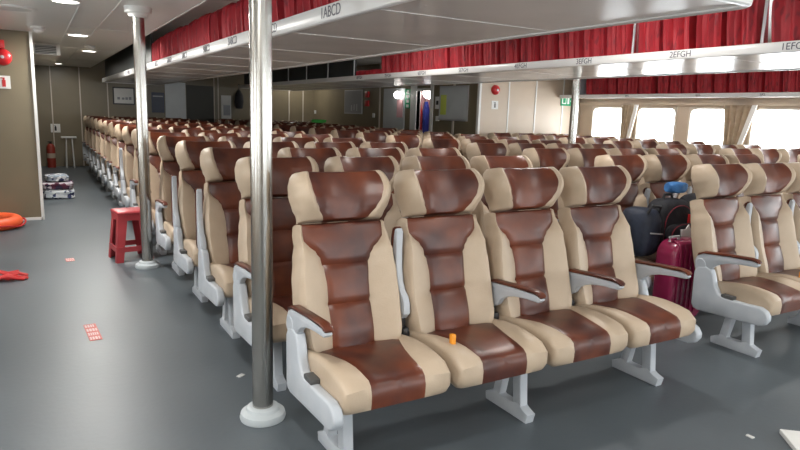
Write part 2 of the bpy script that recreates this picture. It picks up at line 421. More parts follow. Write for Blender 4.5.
def cushion_mesh():
    prof = [(.40, .425), (.34, .437), (.27, .449), (.20, .458), (.12, .462), (.05, .458), (-.005, .451), (-.058, .440), (-.086, .416), (-.097, .380),
            (-.096, .345), (-.086, .318), (-.058, .303), (.04, .305), (.2, .302), (.38, .300), (.405, .33), (.41, .38)]
    ntop = 13
    bt = [(0, .225), (2, .205), (3, .175), (4, .148), (5, .135), (7, .128), (12, .128), (17, .128)]
    w = .258; cy, cz = .165, .382; rows = []
    cream, brown = MB(), MB()
    n = len(prof)
    cols = []
    for i in range(NC): cols.append((-1, 1-i/NC))
    for i in range(NB+1): cols.append((0, -1+2*i/NB))
    for i in range(1, NC+1): cols.append((1, i/NC))
    V = []
    for s, e in cols:
        for q, (y, z) in enumerate(prof):
            b = interp(bt, q)
            if s == 0: x = e*b; ee = 0
            else: x = s*(b+(w-b)*math.sin(e*PI/2)) if q < ntop else s*(b+(w-b)*e); ee = e
            k = math.sqrt(max(0, 1-(abs(x)/w)**18)) if abs(x) < w else 0
            ry, rz = .024*(1-k), .030*(1-k)
            yy = y+ry*(1 if y < cy else -1)*min(1, abs(y-cy)/.15); zz = z+rz*(1 if z < cz else -1)*min(1, abs(z-cz)/.05)
            if q < ntop-2:
                up = .016*math.sin(min(1, ee*1.5)*PI/2)*(1 if q < 9 else .4)-.006*(1-min(1, abs(abs(x)-b)/.012))**2
                if s == 0: up -= .010*(1-(abs(e))**2)
                if q < 8: zz += up
                else: yy -= up
            V.append((x, yy, zz))
    fc, fb = [], []
    for i in range(len(cols)-1):
        for j in range(n):
            l = (j+1) % n; f = (i*n+j, (i+1)*n+j, (i+1)*n+l, i*n+l)
            (fb if (NC <= i < NC+NB and j < ntop-1) else fc).append(f)
    fc.append(tuple(range(n))); fc.append(tuple((len(cols)-1)*n+j for j in range(n))[::-1])
    for fs, mb in ((fc, cream), (fb, brown)):
        used = sorted({i for f in fs for i in f}); mp = {a: i for i, a in enumerate(used)}
        mb.add([V[a] for a in used], [tuple(mp[a] for a in f) for f in fs])
    return cream, brown

JY, JZ = .385, .555
ARM = [(.425, .525), (.432, .575), (.415, .612), (.375, .632), (.20, .646), (.04, .652), (.005, .646), (-.004, .632), (.012, .618), (.10, .614), (.19, .602), (.255, .582), (.295, .555), (.315, .525), (.345, .506), (.395, .500)]
PAD = [(.418, .613), (.41, .632), (.36, .652), (.20, .664), (.05, .672), (.008, .666), (-.008, .650), (-.004, .642), (.005, .648), (.04, .653), (.20, .647), (.375, .633)]
def rot(pts, a):
    return [(JY+(y-JY)*math.cos(a)-(z-JZ)*math.sin(a), JZ+(y-JY)*math.sin(a)+(z-JZ)*math.cos(a)) for y, z in pts]
def arm_parts(raised):
    a = math.radians(-86) if raised else 0
    g = MB(); g.prism(rot(ARM, a), -.018, .018, .006); g.lathe([(0, -.021), (.038, -.021), (.042, -.017), (.042, .017), (.038, .021), (0, .021)], (0, JY, JZ), 20, axis='x')
    p = MB(); p.prism(rot(PAD, a), -.0225, .0225, .009)
    return g, p
PANEL = [(.425, .50), (.42, .27), (.405, .245), (.37, .235), (.11, .247), (-.05, .253), (-.09, .268), (-.11, .298), (-.110, .325), (-.09, .356), (-.05, .374), (.05, .370), (.19, .370), (.235, .388), (.26, .43), (.285, .505), (.30, .535), (.34, .55), (.40, .54)]
def panel_mesh():
    g = MB(); g.prism(PANEL, -.024, .024, .012, 3)
    inner = [(.20+(y-.20)*.86+(.0), .345+(z-.345)*.80) for y, z in PANEL]
    return g
def leg_mesh():
    g = MB()
    g.prism([(0, 0), (-.012, .048), (.03, .062), (.07, .085), (.13, .066), (.205, .066), (.25, .080), (.285, .060), (.325, .042), (.32, 0)], -.027, .027, .005)
    g.prism([(.045, .06), (.105, .06), (.125, .275), (.065, .275)], -.024, .024, .005)
    g.prism([(.215, .06), (.268, .06), (.225, .275), (.170, .275)], -.024, .024, .005)
    return g

def proto(mb, name, m):   # keep one mesh to share
    o = mb.build(name, m); me = o.data; bpy.data.objects.remove(o); return me
c_, b_ = pad_mesh(spaced(0, .712, 34, .014), False); ME = {}
ME['backrest'] = proto(c_, 'backrest', M['cream']); ME['back_panel'] = proto(b_, 'back_panel', M['brown'])
c_, b_ = pad_mesh(spaced(.716, 1., 18, .014), True)
ME['headrest'] = proto(c_, 'headrest', M['cream']); ME['headrest_panel'] = proto(b_, 'headrest_panel', M['brown'])
c_, b_ = cushion_mesh()
ME['seat_cushion'] = proto(c_, 'seat_cushion', M['cream']); ME['cushion_panel'] = proto(b_, 'cushion_panel', M['brown'])
for nm, ra in (('down', False), ('up', True)):
    g, p = arm_parts(ra); ME['arm_'+nm] = proto(g, 'armrest', M['grey']); ME['pad_'+nm] = proto(p, 'arm_pad', M['brown'])
ME['side_panel'] = proto(panel_mesh(), 'side_panel', M['grey'])
q = MB(); q.box(-.02, .026, .13, .215, .366, .392, .006); ME['button'] = proto(q, 'recline_button', M['button'])
ME['leg'] = proto(leg_mesh(), 'leg', M['grey'])
q = MB(); q.box(-.279, .279, .075, .215, .268, .302, .006); ME['beam'] = proto(q, 'seat_beam', M['beam'])
q = MB(); q.box(-.020, .020, .33, .41, .40, .47, .012); q.box(-.012, .012, .36, .40, .46, .54, .005); ME['hinge'] = proto(q, 'arm_hinge', M['dark'])
q = MB(); q.box(-.012, .012, .05, .075, .455, .515, .005); ME['tab'] = proto(q, 'pull_tab', M['orange'])

def link(name, me, parent, x=0):
    o = bpy.data.objects.new(name, me); C.objects.link(o); o.parent = parent; o.location = (x, 0, 0); return o
ORD = 'front second third fourth fifth sixth seventh eighth ninth tenth eleventh twelfth thirteenth fourteenth fifteenth sixteenth seventeenth'.split()
POS = ['first', 'second', 'third', 'fourth']
Y1, RP, SP = 2.159, .883, .5615
def seat(block, k, i, x, y, arm, endl, endr, leg, armr=None, tab=False):
    lab = f'brown and beige reclining seat in {ORD[k]} row of {block} block, {POS[i]} from left'
    s = empty('reclining_seat', (x, y, 0), lab, 'seat', f'reclining seats in the {block} block')
    b = link('backrest', ME['backrest'], s); link('back_panel', ME['back_panel'], b)['label'] = 'brown leather back panel'
    h = link('headrest', ME['headrest'], s); link('headrest_panel', ME['headrest_panel'], h)['label'] = 'brown leather headrest centre'
    c = link('seat_cushion', ME['seat_cushion'], s); link('cushion_panel', ME['cushion_panel'], c)['label'] = 'brown leather cushion centre'
    for side, st in ((-1, arm), (1, armr)):
        if st:
            a = link('armrest', ME['arm_'+st], s, side*.281); link('arm_pad', ME['pad_'+st], a)['label'] = 'brown padded arm top'
            if (side == -1 and not endl) and k < 3: link('arm_hinge', ME['hinge'], s, side*.281)
    for side, st in ((-1, endl), (1, endr)):
        if st:
            p = link('side_panel', ME['side_panel'], s, side*.281); link('recline_button', ME['button'], p, 0)
    if leg is not None: link('leg', ME['leg'], s, leg)
    if k < 4: link('seat_beam', ME['beam'], s)
    if tab: link('pull_tab', ME['tab'], s, -.195)['label'] = 'orange pull tab'
    return s

ends = {0: 'down', 1: 'down', 2: 'up', 3: 'up', 4: 'down', 5: 'down', 6: 'down', 7: 'up', 8: 'down'}
for k in range(16):
    y = Y1+RP*k
    for i in range(4):     # left block
        arm = ends.get(k, 'down') if i == 0 else ({1: 'up', 2: 'down', 3: 'down'}[i] if k == 0 else rnd.choice(['up', 'down', 'up']))
        leg = {0: -.16, 1: .255, 3: .115}.get(i)
        seat('left', k, i, 1.24+SP*i, y, arm, i == 0, i == 3, leg, 'down' if i == 3 else None, tab=(k == 0 and i == 1))
    for i in range(4):     # middle block
        x = 4.185+SP*i
        u, v, w = project(x, y+.5, 1.2)
        if u > 850: continue
        arm = ('down' if i == 0 else 'up') if k == 0 else (('up' if k == 1 else rnd.choice(['down', 'up', 'down'])) if i == 0 else ('up' if k == 1 else ''[:0]) or rnd.choice(['up', 'down', 'up']))
        leg = {0: -.155, 1: .255, 3: .115}.get(i)
        seat('middle', k, i, x, y, arm, i == 0, i == 3, leg, 'down' if i == 3 else None, tab=(k == 0 and i == 1))
    if k < 8:
        for i in range(4):  # window block
            x = 7.22+SP*i
            u, v, w = project(x, y+.5, 1.2)
            if u > 830 or y+.75 > YM: continue
            arm = 'down' if i == 0 else rnd.choice(['up', 'down'])
            leg = {0: -.155, 1: .255, 3: .115}.get(i)
            seat('window', k, i, x, y, arm, i == 0, i == 3, leg, 'down' if i == 3 else None)

# ------------------------------------------------------------------ steel poles
def pole(x, y, label, r=.05):
    t = empty('steel_pole', (x, y, 0), label, 'pole', 'floor to ceiling poles')
    zc = ZL if x < XE else ZC
    a = MB(); a.lathe([(r, .02), (r, zc-.02)], n=32); a.build('shaft', M['steel'], t)
    f = MB(); f.lathe([(0, 0), (.108, 0), (.112, .012), (.106, .034), (.082, .046), (.076, .06), (.066, .066), (.05, .066)], n=40); f.build('base_flange', M['flange'], t)['label'] = 'pale grey round floor flange'
    c = MB(); c.lathe([(r, zc-.09), (.075, zc-.085), (.085, zc-.06), (.11, zc-.05), (.115, zc), (0, zc)], n=32); c.build('ceiling_collar', M['white'], t)['label'] = 'white ceiling collar'
pole(.898, 2.804, 'steel pole standing on the floor left of the front row')
pole(.858, 6.123, 'steel pole beside the red plastic stool')
pole(6.27, 6.17, 'thin looking distant steel pole below the right overhead shelf')

# ------------------------------------------------------------------ overhead shelves and life jackets
ZS = 1.985
def rounded(x0, x1, y0, y1, r, k=6):
    P = []
    for cx, cy, s in ((x1-r, y1-r, 0), (x0+r, y1-r, 1), (x0+r, y0+r, 2), (x1-r, y0+r, 3)):
        for i in range(k+1):
            a = PI/2*(s+i/k); P.append((cx+r*math.cos(a), cy+r*math.sin(a)))
    return P
def shelf(x0, x1, y0, y1, z, lipz, label, texts, side, posts, r=.10):
    t = empty('overhead_shelf', ((x0+x1)/2, y0, z), label, 'shelf', 'overhead luggage shelves')
    ox, oy = (x0+x1)/2, y0
    O = [(a-ox, b-oy) for a, b in rounded(x0, x1, y0, y1, r)]; I = [(a-ox, b-oy) for a, b in rounded(x0+.03, x1-.03, y0+.03, y1-.03, r-.03)]
    p = MB(); p.prism(I, .012, .035, axis='z'); p.build('shelf_panel', M['shelfpanel'], t, False)
    l = MB(); k = len(O)
    def ring(off, zz):   # shrink outline by off
        P = rounded(x0+off, x1-off, y0+off, y1-off, max(.005, r-off)); return [(a-ox, b-oy, zz) for a, b in P]
    rings = [ring(.045, .004), ring(.012, 0), ring(.003, .006), ring(0, .02), ring(0, lipz-.015), ring(.006, lipz-.003), ring(.014, lipz), ring(.028, lipz-.002), ring(.03, .03), ring(.045, .02)]
    vs = [q for rr in rings for q in rr]; fs = []
    R = len(rings)
    for a in range(R):
        b = (a+1) % R
        for i in range(k):
            j = (i+1) % k; fs.append((a*k+i, a*k+j, b*k+j, b*k+i))
    l.add(vs, fs); l.build('lip', M['lip'], t)['label'] = 'rounded white front edge'
    for yy in [y0+1.2*i for i in range(1, int((y1-y0)/1.2)+1)]:
        pbox('panel_joint', M['shelfpanel'], t, -(x1-x0)/2+.05, (x1-x0)/2-.05, yy-oy-.002, yy-oy+.002, .010, .013)
    for yy in posts:
        q = MB(); q.lathe([(.011, .02), (.011, ZC-z)], (side[0]-ox, yy-oy, 0), 10); q.build('post', M['silver'], t)
    for (yy, s, sz) in texts:
        text('seat_number', s, sz, (side[1]-ox, yy-oy, lipz*.5), (PI/2, 0, -PI/2), M['text'], t)
    return t
X1, X2 = 1.43, 2.655
s1 = shelf(X1, X2, 1.60, 16.2, ZS, .095, 'long overhead shelf with white edge above the left block of seats',
      [(yy, '%dABCD' % n, .085) for n, yy in zip(range(1, 11), (3.25, 4.25, 5.19, 6.07, 7.04, 7.9, 8.8, 9.7, 10.6, 11.5))], (1.55, X1-.0015), ())
pbox('green_sticker', M['green'], s1, -.35, .46, -.002, .001, .034, .085)['label'] = 'green notice on the near end'
pbox('back_board', M['darkboard'], s1, -.535, -.52, 8.05, 14.5, .036, ZC-ZS-.002)['label'] = 'dark board on the far stretch'
X3, X4 = 4.365, 5.79
s2 = shelf(X3, X4, .6, 15.5, ZS, .075, 'long overhead shelf with white edge above the middle block of seats',
      [(yy, '%dEFGH' % n, .065) for n, yy in zip(range(1, 9), (2.375, 3.233, 4.226, 5.09, 6.089, 7.0, 7.9, 8.8))], (4.46, X3-.0015),
      (12.17, 11.2, 10.21, 9.18, 3.77, 2.66))
pbox('back_board', M['darkboard'], s2, -.56, -.545, 8.65, 14.8, .036, ZC-ZS-.002)['label'] = 'dark board on the far stretch'
X5 = 8.9
t = empty('overhead_shelf', (X5, 0, 1.90), 'overhead shelf with white edge running along the window wall', 'shelf', 'overhead luggage shelves')
pbox('shelf_panel', M['shelfpanel'], t, .01, XR-X5, -2, YM-.02, .012, .03)
mb = MB(); mb.prism([(0, .0), (0, .055), (.008, .062), (.03, .062), (.03, .03), (.05, .012), (.05, 0)], -2, YM-.02, .003, axis='y'); mb.build('lip', M['lip'], t, False)['label'] = 'white front edge'
for yy, s in ((7.55, '8JKL'), (6.2, '6JKL'), (5.2, '5JKL')): text('seat_number', s, .045, (-.0015, yy, .032), (PI/2, 0, -PI/2), M['text'], t)
pbox('end_plate', M['cardgrey'], t, .03, XR-X5, 8.70, 8.74, .03, ZC-1.90)['label'] = 'grey end panel'
M['ghost'] = M['cardgrey']

def jacket_variant(seed, w, h, dep):
    R = random.Random(seed); n, m = 22, 9; V = []
    ph = [R.uniform(0, 6.28) for _ in range(4)]; fr = [R.uniform(1.8, 2.8), R.uniform(4.2, 6.)]
    slope = R.uniform(-.05, .05); lean = .05
    def front(a, b):
        f = .014*math.sin(fr[0]*2*PI*a+ph[0])+.011*math.sin(fr[1]*2*PI*a+ph[1]+b)
        bulge = .010*math.sin(PI*b)
        e = min(a, 1-a)/.06; e = 1 if e > 1 else math.sqrt(1-(1-e)**2)
        return (dep*.5+f+bulge)*e
    top = lambda a: h*(1+slope*(a-.5)*2+.03*math.sin(9*a+ph[2]))
    mb = MB(); 
    for b in range(m+1):
        for a in range(n+1):
            aa, bb = a/n, b/m; f = front(aa, bb); tz = top(aa)
            k = math.sqrt(max(0, 1-max(0, (bb-.8)/.2)**2))
            V.append((-f*(.25+.75*k), (aa-.5)*w+lean*bb, bb*tz))
    off = len(V)
    for b in range(m+1):
        for a in range(n+1):
            aa, bb = a/n, b/m; V.append((dep*.5*(min(1, min(aa, 1-aa)*12)), (aa-.5)*w+lean*bb, bb*top(aa)*.985))
    fs = []; N = n+1
    for b in range(m):
        for a in range(n):
            i = b*N+a; fs.append((i, i+1, i+N+1, i+N)); j = off+i; fs.append((j+1, j, j+N, j+N+1))
    for a in range(n):
        fs.append((a+1, a, off+a, off+a+1)); i = m*N+a; fs.append((i, i+1, off+i+1, off+i))
    for b in range(m):
        i = b*N; fs.append((i, i+N, off+i+N, off+i)); i = b*N+n; fs.append((i+N, i, off+i, off+i+N))
    mb.add(V, fs)
    return proto(mb, 'life_jacket', M['red'])
def jackets(x, z, ys, group, label, hs=1., wv=(.24, .36), tilt=.06, lean=.0, gap=.013):
    n = max(1, round((ys[1]-ys[0])/((wv[0]+wv[1])/2))); ws = [rnd.uniform(*wv) for _ in range(n)]
    k = (ys[1]-ys[0]-gap*n)/sum(ws); y = ys[0]
    for w in ws:
        w *= k; o = bpy.data.objects.new('life_jacket', rnd.choice(JV)); C.objects.link(o)
        o.location = (x+rnd.uniform(-.006, .006), y+w/2, z); o.scale = (1, w/.34*.985, hs*rnd.uniform(.97, 1.0))
        o.rotation_euler = (rnd.uniform(-tilt, tilt), 0, 0)
        tag(o, label, 'life jacket', group); y += w+gap
JV = [jacket_variant(s_, .34, .25, .16) for s_ in range(8)]
jackets(X1+.185, ZS+.041, (1.75, 9.62), 'life jackets on the left overhead shelf', 'folded red life jacket standing in the packed row on the left overhead shelf', 1.58, tilt=.008)
LB = 'folded red life jacket standing in the packed row on the middle overhead shelf'
GB = 'life jackets on the middle overhead shelf'
jackets(X3+.185, ZS+.041, (.9, 2.63), GB, LB, 1.62, (.26, .34), .005)
jackets(X3+.185, ZS+.041, (2.69, 3.745), GB, LB, 1.62, (.26, .34), .005)
jackets(X3+.185, ZS+.041, (3.80, 8.28), GB, LB, 1.62, (.24, .34), .005)
jackets(X3+.185, ZS+.041, (8.32, 9.12), 'low life jackets on the middle shelf', 'low folded red life jacket lying at the far end of the middle shelf row', .5, (.3, .36), .008)
LC = 'folded red life jacket standing in the row on the window side shelf'
GC = 'life jackets on the window side shelf'
jackets(X5+.20, 1.936, (4.75, 7.05), GC, LC, 1.55, (.22, .3), .005)
jackets(X5+.20, 1.936, (7.12, 8.62), GC, LC, 1.5, (.22, .3), .005)
jackets(X5+.20, 1.936, (2.6, 4.3), GC, LC, 1.5, (.22, .3), .005)
o = MB(); o.box(-.10, .10, -.14, .14, 0, .05, .02, 3); w_ = o.build('white_parcel', M['paper'], None, loc=(X5+.07, 7.55, 1.964)); 
bpy.data.objects.remove(w_)

# ------------------------------------------------------------------ curtains between the windows
def curtain(ya, yb, label, flip):
    t = empty('window_curtain', (XR-.07, (ya+yb)/2, .95), label, 'curtain', 'tied back window curtains')
    n, m = 36, 14; W = yb-ya; V = []; fs = []
    for b in range(m+1):
        tt = b/m; z = .85*tt
        ww = W*(.55+.45*tt**1.5)
        for a in range(n+1):
            aa = a/n; V.append((.022*math.sin(aa*2*PI*5+.6*tt), (aa-.5)*ww+(.06*(1-tt)), z))
    for b in range(m):
        for a in range(n): i = b*(n+1)+a; fs.append((i, i+1, i+n+2, i+n+1))
    mb = MB(); mb.add(V, fs); d = mb.build('drape', M['curtain'], t)
    so = d.modifiers.new('thick', 'SOLIDIFY'); so.thickness = .006
    l = MB(); l.prism([(-W*.10, 0), (-W*.10+.075, 0), (-W*.5+.06, .85), (-W*.5-.02, .85)], -.045, -.035, axis='x'); l.build('sun_strip', M['sun_strip'], t, False)['label'] = 'white strip painting slanting sunlight at the curtain edge'  # white strip paints the sunlight slanting along the curtain
    return t
curtain(7.72, 8.10, 'brown curtain gathered between the two farthest windows', 1)
curtain(5.56, 6.10, 'brown curtain with slanting painted sunlit edge between the nearer windows', 1)

# ------------------------------------------------------------------ wall and ceiling fittings
def wall_bell(x, y, z, label, r=.09, axis='y'):
    t = empty('mounted_alarm_bell', (x, y, z), label, 'alarm')
    m = MB(); m.lathe([(0, .075), (r*.35, .075), (r*.7, .062), (r*.95, .035), (r, .012), (r, 0), (0, 0)], n=28, axis=axis)
    m.build('gong', M['redgloss'], t)
    k = MB(); k.lathe([(0, .09), (.018, .088), (.02, .074)], n=12, axis=axis); k.build('boss', M['silver'], t)
    return t
wall_bell(7.325, YM, 1.985, 'red round alarm bell on the tan wall')
b = wall_bell(-.27, YM, 2.02, 'red round alarm bell at the left wall beside the sign', .10)
o = MB(); o.box(-.06, .06, -.05, 0, -.05, .05, .008); tag(o.build('mounted_alarm_box', M['redgloss'], None, loc=(-.30, YM, 2.17)), 'small red alarm box above the left wall bell', 'alarm')
def sign(name, x0, x1, y0, y1, z0, z1, m, label, cat='sign', group=None):
    cx, cy, cz = (x0+x1)/2, (y0+y1)/2, (z0+z1)/2
    if x1-x0 < .05: cx -= .001; x0 -= .001; x1 -= .001
    else: cy -= .001; y0 -= .001; y1 -= .001
    t = empty(name, (cx, cy, cz), label, cat, group)
    pbox('plate', m, t, x0-cx, x1-cx, y0-cy, y1-cy, z0-cz, z1-cz)
    return t
def ext_symbol(parent, m, s=1., y=-.006):   # a small fire-extinguisher pictogram facing -y
    q = MB(); q.box(-.018*s, .018*s, y, y+.003, -.05*s, .025*s, .002); q.box(-.01*s, .01*s, y, y+.003, .02*s, .045*s); q.box(-.03*s, .012*s, y, y+.003, .04*s, .05*s)
    q.build('symbol', m, parent, False)
t = sign('extinguisher_sign', -.345, -.205, YM-.006, YM, 1.645, 1.80, M['paper'], 'white sign with red extinguisher symbol on the left wall'); ext_symbol(t, M['redgloss'], 1.1)
t = sign('extinguisher_sign', 7.26, 7.41, YM-.006, YM, 1.64, 1.79, M['paper'], 'white sign with black symbol on the tan wall below the bell'); ext_symbol(t, M['black'], 1.0)
t = sign('notice_sign', 7.25, 7.40, YM-.006, YM, 2.15, 2.24, M['paper'], 'small white notice on the tan wall above the bell')
t = sign('exit_sign', 8.96, 9.30, YM-.012, YM, 1.76, 1.95, M['green'], 'green exit sign on the tan wall by the corner')
q = MB(); q.box(-.14, -.03, -.009, -.006, -.06, .06); q.build('door_symbol', M['paper'], t, False)
q = MB(); q.box(-.12, -.05, -.011, -.008, -.04, .05); q.build('figure', M['green'], t, False)
q = MB(); q.box(.0, .05, -.009, -.006, -.06, .06); q.box(.08, .14, -.009, -.006, -.01, .01); q.build('arrow', M['paper'], t, False)
t = sign('extinguisher_sign', .36, .56, YF-.006, YF, .80, 1.0, M['paper'], 'white sign above the red extinguisher at the aisle end'); ext_symbol(t, M['black'], 1.2)
# side wall of the hall
t = sign('mounted_map_poster', XC-.02, XC, 9.55, 10.50, 1.40, 2.06, M['silver'], 'framed map poster with yellow area on the side wall', 'poster')
pbox('map_sheet', M['pale'], t, -.012, -.010, -.45, .45, -.30, .30)['label'] = 'pale map sheet'
pbox('map_area', M['yellow'], t, -.014, -.012, .22, .42, -.22, .16)['label'] = 'yellow green area of the map'
t = sign('mounted_poster', XC-.02, XC, 13.9, 14.9, 1.46, 2.05, M['silver'], 'dim grey framed poster on the dark side wall', 'poster')
pbox('poster_sheet', M['cardgrey'], t, -.012, -.010, -.47, .47, -.27, .27)
for a_, b_, c_, d_ in ((-.25, -.20, -.22, -.05), (-.1, -.05, -.2, -.06), (.05, .1, -.22, -.08)): pbox('printed_figure', M['pale'], t, -.014, -.012, a_, b_, c_, d_)
t = sign('safety_sign', XC-.012, XC, 11.63, 11.84, 1.62, 2.02, M['green'], 'tall green sign of four pictograms beside the lit doorway')
q = MB()
for zz in (-.15, -.05, .05, .15): q.box(-.009, -.006, -.05, .05, zz-.03, zz+.03)
q.build('pictograms', M['paper'], t, False)
t = sign('notice_sign', XC-.01, XC, 10.50, 10.66, 1.62, 1.86, M['paper'], 'white notice on the side wall between doorway and map'); ext = MB(); ext.box(-.008, -.005, -.04, .04, -.04, .04); ext.build('symbol', M['black'], t, False)
for y, z, lab in ((10.56, 1.43, 'small white switch below the notice by the map poster'), (13.30, 1.44, 'small white switch on the dark side wall below the alarms'), (16.88, 1.47, 'small white switch at the far corner of the hall')):
    o = MB(); o.box(-.015, 0, -.06, .06, -.05, .05, .004); tag(o.build('wall_switch', M['white'], None, loc=(XC, y, z)), lab, 'switch', 'white wall switches')
for z, lab in ((1.93, 'upper red alarm box on the dark side wall'), (1.72, 'lower red alarm box on the dark side wall')):
    o = MB(); o.box(-.05, 0, -.09, .09, -.07, .07, .01); tag(o.build('mounted_alarm_box', M['redgloss'], None, loc=(XC, 13.62, z)), lab, 'alarm', 'red alarm boxes')
t = sign('door_reflection_plate', XC-.032, XC-.02, 11.92, 12.16, 1.42, 1.80, M['pinkwall'], 'pinkish plate painting the doorway reflection in the pale grey door')  # pink reflection of the doorway, painted as a plate on the glossy door
# globe lamp, and a second globe standing in for its reflection
def globe(x, y, z, label, r=.11, up=False):
    t = empty('globe_lamp', (x, y, z), label, 'lamp', 'bright globe lamps')
    m = MB(); m.lathe([(r*math.sin(PI*i/12), -r*math.cos(PI*i/12)) for i in range(13)], n=20); m.build('globe', M['globe'], t)
    k = MB(); k.box(-.02, .13, -.03, .03, -.03, .03, .008) if not up else k.box(-.02, .02, -.02, .02, r-.01, ZC-z, .006); k.build('bracket', M['white'], t)
    return t
globe(XC+.24, 11.30, 1.95, 'bright round lamp shining inside the lit doorway', .125, True)
globe(XC-.13, 11.98, 1.90, 'added globe standing in for the lamp reflection in the pale grey door', .08)  # glowing globe added in place of the lamp's reflection in the door
# jackets hanging inside the doorway
for i, (m, x, lab) in enumerate((('red', 7.27, 'dark red jacket hanging inside the lit doorway'), ('bluejacket', 7.46, 'blue jacket hanging inside the lit doorway'))):
    o = MB(); n = 16; V = []
    for b in range(11):
        z = 1.78-1.0*b/10; hw = .045+.038*min(1, b/2)
        for a in range(n):
            an = 2*PI*a/n; V.append((hw*math.cos(an)+.006*math.sin(5*an), .06*math.sin(an)*(.6+.4*min(1, b/3))+.006*math.cos(7*an), z))
    fs = [tuple(range(n)), tuple(10*n+a for a in range(n))[::-1]]
    for b in range(10):
        for a in range(n): fs.append((b*n+a, b*n+(a+1) % n, (b+1)*n+(a+1) % n, (b+1)*n+a))
    o.add(V, fs); j = o.build('hanging_jacket', M[m], None, loc=(x, 11.72, 0)); tag(j, lab, 'jacket')
    q = MB(); q.tube([(0, 0, 1.76), (0, .03, 1.82), (0, .105, 1.84)], .008); q.build('hook', M['silver'], j)
# far wall
t = sign('framed_picture', 1.73, 2.23, YF-.025, YF, 1.50, 1.92, M['black'], 'black framed white picture on the far wall', 'picture')
pbox('picture_sheet', M['paper'], t, -.22, .22, -.016, -.013, -.18, .18)
for i, (a, h) in enumerate(((-.15, .06), (-.05, .05), (.03, .06), (.11, .07))): pbox('photo', M['cardgrey'], t, a, a+.06, -.018, -.016, -.09, -.09+h)
t = sign('mounted_notice_board', 2.62, 2.92, YF-.03, YF, 1.33, 1.83, M['navy'], 'dark navy notice board left of the pale door', 'board')
pbox('header_strip', M['cardgrey'], t, -.12, .12, -.017, -.015, .14, .17)
t = sign('mounted_poster', 4.36, 4.62, YF-.02, YF, 1.22, 1.83, M['paper'], 'white poster hanging on the far wall right of the dark doorway', 'poster')
pbox('print_block', M['cardgrey'], t, -.08, .10, -.012, -.010, -.22, .05)
o = MB(); o.lathe([(0, -.50), (.09, -.48), (.12, -.3), (.10, -.12), (.05, -.02), (.02, .02), (0, .02)], n=16); o.tube([(0, 0, 0), (.02, .03, .10), (0, .06, .16)], .012)
tag(o.build('hanging_bag', M['bag'], None, loc=(4.80, YF-.14, 1.98)), 'black bag hanging on the far wall beside the white poster', 'bag')
# aisle end: fire extinguisher and white stand, folded quilts
t = empty('fire_extinguisher', (.33, 16.72, 0), 'dull red fire extinguisher standing at the far end of the left aisle', 'extinguisher')
o = MB(); o.lathe([(0, 0), (.088, 0), (.09, .02), (.09, .46), (.07, .52), (.03, .55), (0, .55)], n=24); o.build('cylinder', M['extred'], t)
o = MB(); o.lathe([(.0, .54), (.025, .54), (.025, .59), (0, .59)], n=12); o.box(-.06, .03, -.015, .015, .585, .605); o.build('valve', M['black'], t)
o = MB(); o.lathe([(.0905, .22), (.092, .22), (.092, .33), (.0905, .33)], n=24); o.build('paper_band', M['tan'], t)
t = empty('side_stand', (.71, 16.6, 0), 'small white stand by the far wall at the aisle end', 'stand')
o = MB(); o.box(-.16, .16, -.13, .13, .69, .725, .008); o.build('top', M['white'], t)
for sx in (-1, 1):
    for sy in (-1, 1): o = MB(); o.tube([(sx*.06, sy*.10, .69), (sx*.08, sy*.11, 0)], .014); o.build('leg', M['white'], t)
def quilt(name, w, d, h, z, rz, m, label, dx=0, dy=0):
    o = MB(); n = 24; V = []; fs = []; rings = []
    R = random.Random(int(z*1000)); rng = []
    L = 4
    for li in range(9):
        tt = li/8; zz = h*tt; bul = .03*abs(math.sin(tt*PI*2.0))
        for a in range(n):
            an = 2*PI*a/n; c, s = math.cos(an), math.sin(an); p = 5
            rr = (abs(c)**p+abs(s)**p)**(-1/p)
            k = (1 if 0 < li < 8 else .9)
            V.append((w/2*rr*c*k*(1+bul)+.01*R.uniform(-1, 1), d/2*rr*s*k*(1+bul)+.01*R.uniform(-1, 1), zz+(.012*R.uniform(-1, 1) if li not in (0,) else 0)))
    for li in range(8):
        for a in range(n): fs.append((li*n+a, li*n+(a+1) % n, (li+1)*n+(a+1) % n, (li+1)*n+a))
    fs.append(tuple(range(n))[::-1]); fs.append(tuple(8*n+a for a in range(n)))
    o.add(V, fs); q = o.build(name, m, None, True, 60, (.29+dx, 11.42+dy, z)); q.rotation_euler = (0, 0, rz)
    return tag(q, label, 'quilt', 'quilts folded on the aisle floor')
quilt('folded_quilt', .44, .62, .13, 0, .05, M['quilt3'], 'pale patterned folded quilt at the bottom of the floor stack')
quilt('folded_quilt', .42, .52, .10, .145, -.08, M['quilt2'], 'dark maroon folded quilt in the middle of the floor stack')
quilt('folded_quilt', .30, .38, .09, .262, .2, M['quilt1'], 'white and navy folded quilt on top of the floor stack', -.01, .03)
